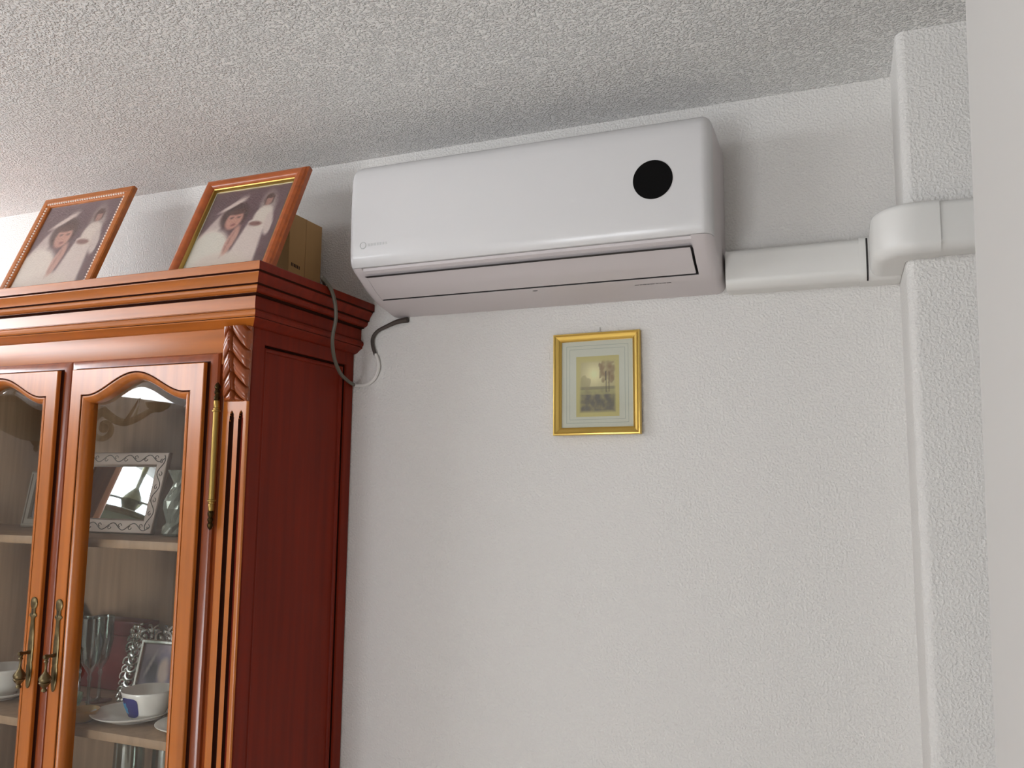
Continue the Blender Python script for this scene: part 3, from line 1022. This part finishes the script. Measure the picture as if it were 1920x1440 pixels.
# cardboard box behind the right-hand photograph
bx = thing('cardboard_box', (-1.36, -.095, 2.1312), 'brown cardboard box behind the gilt edged photograph on the cabinet', 'box')
BO = (-1.36, -.095, 2.1312)
MB().box(-1.50, -1.221, -.162, -.030, 2.1312, 2.338, .002).build('carton', 'card', bx, BO)
MB().box(-1.2209, -1.2203, -.0985, -.0965, 2.133, 2.3375).build('side_seam', 'card_tape', bx, BO, 0)
pk = MB()
for k, (a_, b_) in enumerate([(.000, .0035), (.006, .0085), (.011, .016), (.018, .0205), (.023, .0275), (.031, .0335)]):
    pk.box(-1.2209, -1.2202, -.152 + a_, -.152 + b_, 2.206 - .0005 * k, 2.214 - .0005 * k)
pk.build('box_lettering', 'ink', bx, BO, 0)

# ------------------------------------------------------------------ cable over the cornice and along the wall
def spline(pts, n=10):
    P = [Vector(p) for p in pts]
    P = [P[0] * 2 - P[1]] + P + [P[-1] * 2 - P[-2]]
    out = []
    for i in range(1, len(P) - 2):
        for k in range(n):
            t = k / n
            a, b_, c, d_ = P[i - 1], P[i], P[i + 1], P[i + 2]
            out.append(.5 * ((2 * b_) + (c - a) * t + (2 * a - 5 * b_ + 4 * c - d_) * t * t + (3 * b_ - a - 3 * c + d_) * t ** 3))
    out.append(P[-2])
    return out
CO = (-1.08, -.1, 1.95)
cb = thing('cable', CO, 'grey cable looping off the cabinet top to the air conditioner, partly painted white', 'cable')
c0 = [(-1.22, -.215, 2.1352), (-1.16, -.205, 2.1352), (-1.10, -.190, 2.1355), (-1.0745, -0.2301, 2.1438), (-1.0705, -0.2012, 2.1255), (-1.0705, -0.1822, 2.0959), (-1.0740, -0.1715, 2.0607), (-1.0860, -0.1639, 2.0188), (-1.0960, -0.1411, 1.9789), (-1.1000, -0.1086, 1.9454), (-1.1030, -0.0687, 1.9299), (-1.1240, -0.0075, 1.9273)]
c1 = [(-1.1240, -0.0075, 1.9273), (-1.0998, -0.0065, 1.9259), (-1.0788, -0.0060, 1.9325), (-1.0641, -0.0060, 1.9467), (-1.0564, -0.0060, 1.9664), (-1.0586, -0.0060, 1.9865), (-1.0660, -0.0060, 2.0029)]
c2 = [(-1.0659, -0.0060, 2.0002), (-1.0744, -0.0060, 2.0235), (-1.0752, -0.0060, 2.0438), (-1.0616, -0.0065, 2.0605), (-1.0343, -0.0070, 2.0715), (-1.0041, -0.0075, 2.0809), (-0.9760, -0.0085, 2.0835)]
MB().tube(spline(c0), .0044, 8).build('loose_length', 'cable', cb, CO)
MB().tube(spline(c1), .0046, 8).build('white_length', 'cable_white', cb, CO)
MB().tube(spline(c2), [.0044] * 31 + [.0044 + .0030 * k / 30 for k in range(30)], 8).build('dark_length', 'cable_dark', cb, CO)

# ------------------------------------------------------------------ inside the cabinet
S1, S2 = 1.553, 1.140
# mirror-like framed picture with vine relief
mf = thing('photo_frame', (-1.700, -.196, S1 + .0005), 'pewter frame with vine relief whose glass mirrors the window, on upper shelf', 'photo frame', rot=(R(-13.0), 0, R(1)))
fwid, fht, bd = .285, .205, .036
x0, x1 = -fwid / 2, fwid / 2
m_ = MB()
rect_frame(m_, x0, x1, 0, fht, [(.002, 0), (0, -.001), (0, -.010), (.002, -.012), (.030, -.012), (.033, -.0105), (bd, -.006), (bd, -.003)])
m_.build('border', 'pewter', mf, smooth=30)
MB().box(x0 + bd - .002, x1 - bd + .002, -.0045, -.001, bd - .002, fht - bd + .002).build('picture_glass', 'mirror', mf, smooth=0)
vn = MB()
for side_ in range(4):
    hor = side_ % 2 == 0
    ln_ = (fwid if hor else fht)
    N = 80
    pts = []
    cl = {0: .016, 1: x1 - .016, 2: fht - .016, 3: x0 + .016}[side_]
    for k in range(N + 1):
        s_ = -ln_ / 2 + .008 + (ln_ - .016) * k / N
        a_ = .0085 * math.sin(s_ * 2 * PI / .066)
        pts.append((s_, -.0122, cl + a_) if hor else (cl + a_, -.0122, fht / 2 + s_))
    vn.tube(pts, .0011, 6)
    for q in range(int(ln_ / .033)):
        s_ = -ln_ / 2 + .0165 + q * .033
        if abs(s_) > ln_ / 2 - .014:
            continue
        sg = 1 if math.sin(s_ * 2 * PI / .066) < 0 else -1
        cp_ = []
        for k in range(15):
            a_ = k / 14 * 1.7 * PI
            rr_ = .0062 * (1 - k / 20)
            da, db = rr_ * math.cos(a_), sg * (.002 + rr_ * math.sin(a_))
            cp_.append((s_ + da, -.0122, cl + db) if hor else (cl + db, -.0122, fht / 2 + s_ + da))
        vn.tube(cp_, .0009, 5)
vn.build('vine_relief', 'pewter_line', mf)
MB().add([(-.02, .0005, .15), (.02, .0005, .15), (.03, .06, .0085), (-.03, .06, .0085), (-.02, .003, .15), (.02, .003, .15), (.03, .0625, .0085), (-.03, .0625, .0085)], [(0, 1, 2, 3), (4, 7, 6, 5), (0, 4, 5, 1), (1, 5, 6, 2), (2, 6, 7, 3), (3, 7, 4, 0)]).build('easel_strut', 'darkplate', mf, smooth=0)

# cut-crystal vase on the right of it
vo = (-1.492, -.175, S1)
vz = thing('crystal_vase', vo, 'grey cut crystal vase right of the pewter frame on upper shelf', 'vase')
vp = [(.0, .004), (.034, .0), (.040, .006), (.036, .020), (.030, .030), (.033, .048), (.038, .062), (.036, .080), (.029, .098), (.022, .112), (.020, .122), (.026, .138), (.034, .150), (.033, .1505), (.024, .138), (.017, .122), (.018, .112), (.0, .105)]
vb = MB()
vp = [(r_ * 1.12, h_ * 1.05) for r_, h_ in vp]
loops = []
for k_, (r_, h_) in enumerate(vp):
    loops.append([(vo[0] + r_ * (1 + (.07 * (-1) ** (q + (k_ // 1)) if .01 < h_ < .145 else 0)) * math.cos(2 * PI * q / 24), vo[1] + r_ * (1 + (.07 * (-1) ** (q + k_) if .01 < h_ < .145 else 0)) * math.sin(2 * PI * q / 24), vo[2] + h_) for q in range(24)])
vb.loft(loops)
vb.build('cut_body', 'smoke', vz, vo, smooth=0)

# small cream frame seen through the left-hand door
cf = thing('photo_frame', (-2.025, -.115, S1 + .0005), 'cream grey photo frame seen through the left-hand glass door on upper shelf', 'photo frame', rot=(R(-9), 0, 0))
m_ = MB()
rect_frame(m_, -.085, .085, 0, .155, [(.002, 0), (0, -.001), (0, -.009), (.004, -.012), (.008, -.012), (.010, -.010), (.022, -.010), (.026, -.006), (.027, -.003)])
m_.build('border', 'cream_frame', cf, smooth=30)
print_mesh('photo_print', -.06, .06, .025, .13, -.0035, lambda u, v: lerp((120, 120, 128), (160, 152, 150), v + .3 * fbm(u, v, 4)), 'print', cf, 20, 20)
MB().add([(-.02, .0, .11), (.02, .0, .11), (.03, .05, .0085), (-.03, .05, .0085), (-.02, .003, .11), (.02, .003, .11), (.03, .0525, .0085), (-.03, .0525, .0085)], [(0, 1, 2, 3), (4, 7, 6, 5), (0, 4, 5, 1), (1, 5, 6, 2), (2, 6, 7, 3), (3, 7, 4, 0)]).build('easel_strut', 'darkplate', cf, smooth=0)

# ornate silver frame on the lower shelf
of = thing('photo_frame', (-1.572, -.132, S2 + .0005), 'ornate openwork silver photo frame behind the blue flowered cup', 'photo frame', rot=(R(-13), 0, R(4)))
ow, oh = .215, .150
x0, x1 = -ow / 2, ow / 2
m_ = MB()
ZI = .022
rect_frame(m_, x0 + .026, x1 - .026, ZI, oh, [(0, 0), (0, -.009), (.003, -.011), (.008, -.011), (.010, -.009), (.0115, -.006), (.0115, -.003)])
m_.build('inner_moulding', 'silver', of, smooth=30)
sw = MB()
random.seed(11)
def scroll(cx, cz, r0, a0, turns, sg, th=.0028):
    pts = []
    for k in range(22):
        a_ = a0 + sg * turns * 2 * PI * k / 21
        rr_ = r0 * (1 - .75 * k / 21)
        pts.append((cx + rr_ * math.cos(a_), -.006 - .003 * math.sin(k * .4), cz + rr_ * math.sin(a_)))
    sw.tube(pts, [th * (1 - .4 * k / 21) for k in range(22)], 6)
per = []
for k in range(9):
    for off in (.006, .021):
        per.append((x0 + .004 + (ow - .008) * (k + (.5 if off > .01 else 0)) / 8.5, oh + off, PI / 2))
    per.append((x0 + .004 + (ow - .008) * k / 8, .008, -PI / 2))
for k in range(1, 9):
    for sg, xx in ((-1, x0), (1, x1)):
        per.append((xx - sg * .012, .010 + oh * k / 8.5, 0 if sg > 0 else PI))
        per.append((xx + sg * .004, .004 + oh * k / 8.5, 0 if sg > 0 else PI))
for k, (cx, cz, a_) in enumerate(per):
    scroll(cx, cz, .0125 + .003 * random.random(), a_ + random.uniform(-.6, .6), 1.1, 1 if k % 2 else -1, .0032)
    sw.sphere((cx + random.uniform(-.004, .004), -.007, cz), .0050, 8, 5, (1, .6, 1))
for cx, cz in ((x0 + .002, .012), (x1 - .002, .012), (x0 + .002, oh + .016), (x1 - .002, oh + .016)):
    for q in range(6):
        a_ = q * PI / 3
        sw.sphere((cx + .0120 * math.cos(a_), -.010, cz + .0120 * math.sin(a_)), .0078, 8, 5, (1, .5, 1))
sw.build('scrolled_openwork', 'silver', of, smooth=50)
def blurry(u, v):
    c = lerp((150, 140, 160), (178, 160, 172), fbm(u, v, 3.5, 5) + v)
    c = paint(c, (84, 74, 92), ell(u, v, .25, .35, .16, .3), .4)
    c = paint(c, (214, 190, 176), ell(u, v, .48, .42, .12, .28), .25)
    c = paint(c, (210, 200, 204), ell(u, v, .18, .55, .03, .3, -.3), .4)
    c = paint(c, (120, 96, 112), ell(u, v, .70, .6, .13, .3), .5)
    return c
print_mesh('photo_print', x0 + .035, x1 - .035, ZI + .010, oh - .010, -.0035, blurry, 'print', of, 30, 34)
MB().add([(-.02, .0, .11), (.02, .0, .11), (.03, .05, .0125), (-.03, .05, .0125), (-.02, .003, .11), (.02, .003, .11), (.03, .0525, .0125), (-.03, .0525, .0125)], [(0, 1, 2, 3), (4, 7, 6, 5), (0, 4, 5, 1), (1, 5, 6, 2), (2, 6, 7, 3), (3, 7, 4, 0)]).build('easel_strut', 'darkplate', of, smooth=0)

# cups and saucers
def saucer(loc, r, label, grp='saucers on the lower shelf'):
    mb = MB().lathe([(0, .003), (r * .42, .003), (r * .45, 0), (r * .52, 0), (r * .54, .004), (r * .8, .010), (r, .0185), (r * 1.005, .0200), (r * .98, .0205), (r * .78, .0135), (r * .5, .0075), (0, .0070)], loc, 36)
    o = mb.build('saucer', 'china', None, loc, 50)
    o.location = loc
    return tag(o, label, 'saucer', grp)
def cup(loc, r, h, label, name='teacup', hang=None, flower=False, cat='cup'):
    t = thing(name, loc, label, cat, 'white china cups')
    pr = [(0, .003), (r * .45, .003), (r * .5, 0), (r * .56, 0), (r * .56, .004), (r * .72, h * .22), (r * .87, h * .55), (r * .97, h * .9), (r, h), (r * .985, h + .001), (r * .955, h * .97), (r * .84, h * .55), (r * .68, h * .25), (r * .4, .008), (0, .0075)]
    MB().lathe(pr, loc, 40).build('bowl', 'china', t, loc, 60)
    if hang is not None:
        ca, sa = math.cos(hang), math.sin(hang)
        pts = []
        for k in range(15):
            a_ = -PI * .55 + PI * 1.1 * k / 14
            q = r * .82 + (.024 * math.cos(a_))
            pts.append((loc[0] + q * ca, loc[1] + q * sa, loc[2] + h * .55 + h * .30 * math.sin(a_)))
        MB().tube(pts, .0035, 8).build('cup_handle', 'china', t, loc)
    if flower:
        def rad(z):
            z -= loc[2]
            ps = pr[5:9]
            for (ra, za), (rb, zb) in zip(ps[:-1], ps[1:]):
                if za <= z <= zb:
                    return ra + (rb - ra) * (z - za) / (zb - za)
            return ps[0][0]
        def patch(a0, a1, z0, z1, name_, m, ragged):
            vs, fs = [], []
            na, nz_ = 12, 10
            for j in range(nz_ + 1):
                for i in range(na + 1):
                    uu, vv = i / na * 2 - 1, j / nz_ * 2 - 1
                    sq = 1 / max(1, (abs(uu) ** 4 + abs(vv) ** 4) ** .25) * (1 - ragged * .3 * abs(math.sin(3 * math.atan2(vv, uu))))
                    a_ = (a0 + a1) / 2 + uu * sq * (a1 - a0) / 2
                    z = loc[2] + h * ((z0 + z1) / 2 + vv * sq * (z1 - z0) / 2)
                    q = rad(z) + (.0006 if ragged == 0 else .0011)
                    vs.append((loc[0] + q * math.cos(a_), loc[1] + q * math.sin(a_), z))
            for j in range(nz_):
                for i in range(na):
                    k = j * (na + 1) + i
                    fs.append((k, k + 1, k + na + 2, k + na + 1))
            MB().add(vs, fs).build(name_, m, t, loc, 60)
        patch(R(-120), R(-68), .16, .86, 'blue_motif', 'blue', 0)
        patch(R(-122), R(-99), .24, .70, 'cyan_flower', 'cyan', 1)
    return t
saucer((-1.535, -.247, S2), .090, 'white saucer under the blue flowered cup on lower shelf')
cup((-1.492, -.247, S2 + .0078), .058, .063, 'wide white cup with a dark blue flower motif on lower shelf', flower=True)
saucer((-1.345, -.262, S2), .078, 'white saucer at the right edge of the right-hand glass door, lower shelf')
cup((-1.338, -.262, S2 + .0078), .046, .066, 'small white cup at the right edge of the right-hand glass door', hang=R(150))
saucer((-1.985, -.235, S2), .085, 'white saucer seen behind the left-hand glass door, lower shelf')
cup((-1.985, -.235, S2 + .0078), .062, .066, 'white bowl shaped cup behind the left-hand glass door', 'bowl_cup')
# stemware
def flute(loc, h, r, label, name='champagne_flute'):
    pr = [(0, .004), (r * 1.15, .001), (r * 1.2, .002), (r * .3, .006), (.004, .012), (.0035, h * .30), (.006, h * .34), (.0035, h * .38), (r * .7, h * .50), (r, h * .72), (r * .95, h), (r * .92, h), (r * .96, h * .72), (r * .62, h * .52), (0, h * .44)]
    o = MB().lathe(pr, loc, 24).build(name, 'crystal', None, loc, 50)
    o.location = loc
    return tag(o, label, 'glass', 'stemmed glasses on the lower shelf')
flute((-1.790, -.175, S2), .200, .026, 'clear stemmed glass nearest the left edge of the right-hand glass door')
flute((-1.733, -.165, S2), .206, .026, 'clear stemmed glass, middle of the three before the red box')
flute((-1.693, -.232, S2), .214, .027, 'clear stemmed glass next to the ornate silver frame')
gd = MB().lathe([(0, .004), (.024, 0), (.028, .004), (.034, .014), (.043, .034), (.046, .048), (.044, .0485), (.040, .034), (.030, .015), (0, .009)], (-1.700, -.300, S2), 28).build('glass_dish', 'greenglass', None, (-1.700, -.300, S2), 50)
gd.location = (-1.700, -.300, S2)
tag(gd, 'pale green glass dish in front of the stemmed glasses', 'dish')
ab = MB().lathe([(0, .003), (.018, .0), (.022, .003), (.030, .012), (.037, .026), (.036, .0265), (.028, .013), (0, .007)], (-1.565, -.306 + .0, S2), 28).build('amber_dish', 'amber', None, (-1.565, -.306, S2), 50)
ab.location = (-1.625, -.306, S2)
tag(ab, 'small amber dish at the front of the lower shelf', 'dish')
rb = thing('red_box', (-1.80, -.05, S2), 'dark red box standing behind the stemmed glasses on lower shelf', 'box')
MB().box(-1.905, -1.695, -.075, -.022, S2 + .0005, S2 + .140, .003).build('box_body', 'red', rb, (-1.80, -.05, S2))
MB().box(-1.907, -1.693, -.077, -.020, S2 + .1405, S2 + .178, .003).build('box_lid', 'red', rb, (-1.80, -.05, S2))
pt = thing('plate', (-2.035, -.055, S2 + .001), 'dark brown round plate standing upright behind the left-hand door', 'plate', rot=(R(-10), 0, 0))  # dark disc put in for a reflection in the door glass
MB().lathe([(0, -.004), (.062, -.004), (.072, -.010), (.108, -.017), (.110, -.015), (.075, -.006), (.06, 0), (0, 0)], (0, 0, .111), 40, 'y').build('plate_disc', 'darkplate', pt, smooth=50)
# goblets on the cabinet floor
for gx, gy, gh, lb in ((-1.545, -.24, .222, 'clear goblet under the lower shelf behind the right-hand door'), (-1.47, -.20, .215, 'clear goblet under the lower shelf, right of its twin')):
    flute((gx, gy, .8705), gh, .034, lb, 'goblet')

# ------------------------------------------------------------------ chandelier (behind the camera's left, mirrored in the door glass)
LO = (-2.69, -1.15, CEIL)
lamp = thing('chandelier', LO, 'bronze chandelier with green alabaster bowl mirrored in the cabinet door glass', 'chandelier')
lb = MB()
lb.lathe([(0, 0), (.06, -.001), (.065, -.012), (.03, -.03), (.012, -.04), (.010, -.20), (.024, -.22), (.012, -.24), (.010, -.40), (.030, -.43), (.045, -.46), (.030, -.49), (.012, -.51), (.010, -.56), (0, -.57)][::-1], LO, 20)
lb.build('stem', 'lamp_bronze', lamp, LO)
MB().lathe([(.008, -.697), (.05, -.690), (.105, -.664), (.150, -.625), (.180, -.575), (.187, -.560), (.182, -.558), (.145, -.618), (.100, -.656), (.048, -.682), (.008, -.689)], LO, 40).build('bowl_shade', 'alabaster', lamp, LO, 60)
MB().lathe([(0, -.735), (.006, -.730), (.010, -.722), (.005, -.714), (.014, -.706), (.020, -.696), (.010, -.688), (0, -.686)], LO, 16).build('finial', 'lamp_bronze', lamp, LO)
MB().lathe([(.180, -.572), (.194, -.566), (.196, -.552), (.188, -.546), (.178, -.556)], LO, 40).build('rim_band', 'lamp_bronze', lamp, LO)
for k in range(3):
    a_ = R(-4 + 120 * k)
    ca, sa = math.cos(a_), math.sin(a_)
    def pt_(r_, z_, t_=0.0):
        return (LO[0] + r_ * ca - t_ * sa, LO[1] + r_ * sa + t_ * ca, LO[2] + z_)
    # carrying rod from stem to rim
    MB().tube(spline([pt_(.02, -.46), pt_(.09, -.47), pt_(.15, -.51), pt_(.186, -.552)], 6), .006, 8).build('rod', 'lamp_bronze', lamp, LO)
    sp = spline([pt_(.190, -.556), pt_(.235, -.560), pt_(.290, -.590), pt_(.345, -.622), pt_(.395, -.632), pt_(.450, -.615), pt_(.500, -.592), pt_(.545, -.590)], 7)
    ar = MB().tube(sp, [.020 - .012 * q / (len(sp) - 1) for q in range(len(sp))], 10)
    cu = []
    for q in range(26):
        b_ = PI * .6 + q / 25 * 2.2 * PI
        rr_ = .060 * (1 - q / 34)
        cu.append(pt_(.300 + rr_ * math.cos(b_), -.650 + rr_ * math.sin(b_) * .9))
    ar.tube(cu, [.013 - .006 * q / 25 for q in range(26)], 8)
    ar.sphere(pt_(.300, -.650), .018, 10, 8, (1, 1, 1))
    ao = ar.build('arm', 'lamp_bronze', lamp, LO)
    lf = MB()
    lp = [(.405, -.628, .022), (.425, -.600, .020), (.440, -.570, .012), (.447, -.545, .002)]
    for sg in (-1, 1):
        lf.loft([[pt_(r_, z_, sg * .004), pt_(r_ - .006, z_ - .006, sg * w_)] for r_, z_, w_ in lp], False)
    lf.build('leaf', 'lamp_bronze', ao, LO)
    e = pt_(.525, -.588)
    MB().lathe([(0, -.012), (.012, -.010), (.034, .004), (.042, .020), (.038, .021), (.028, .010), (0, .006)], e, 18).build('candle_cup', 'lamp_bronze', ao, LO)
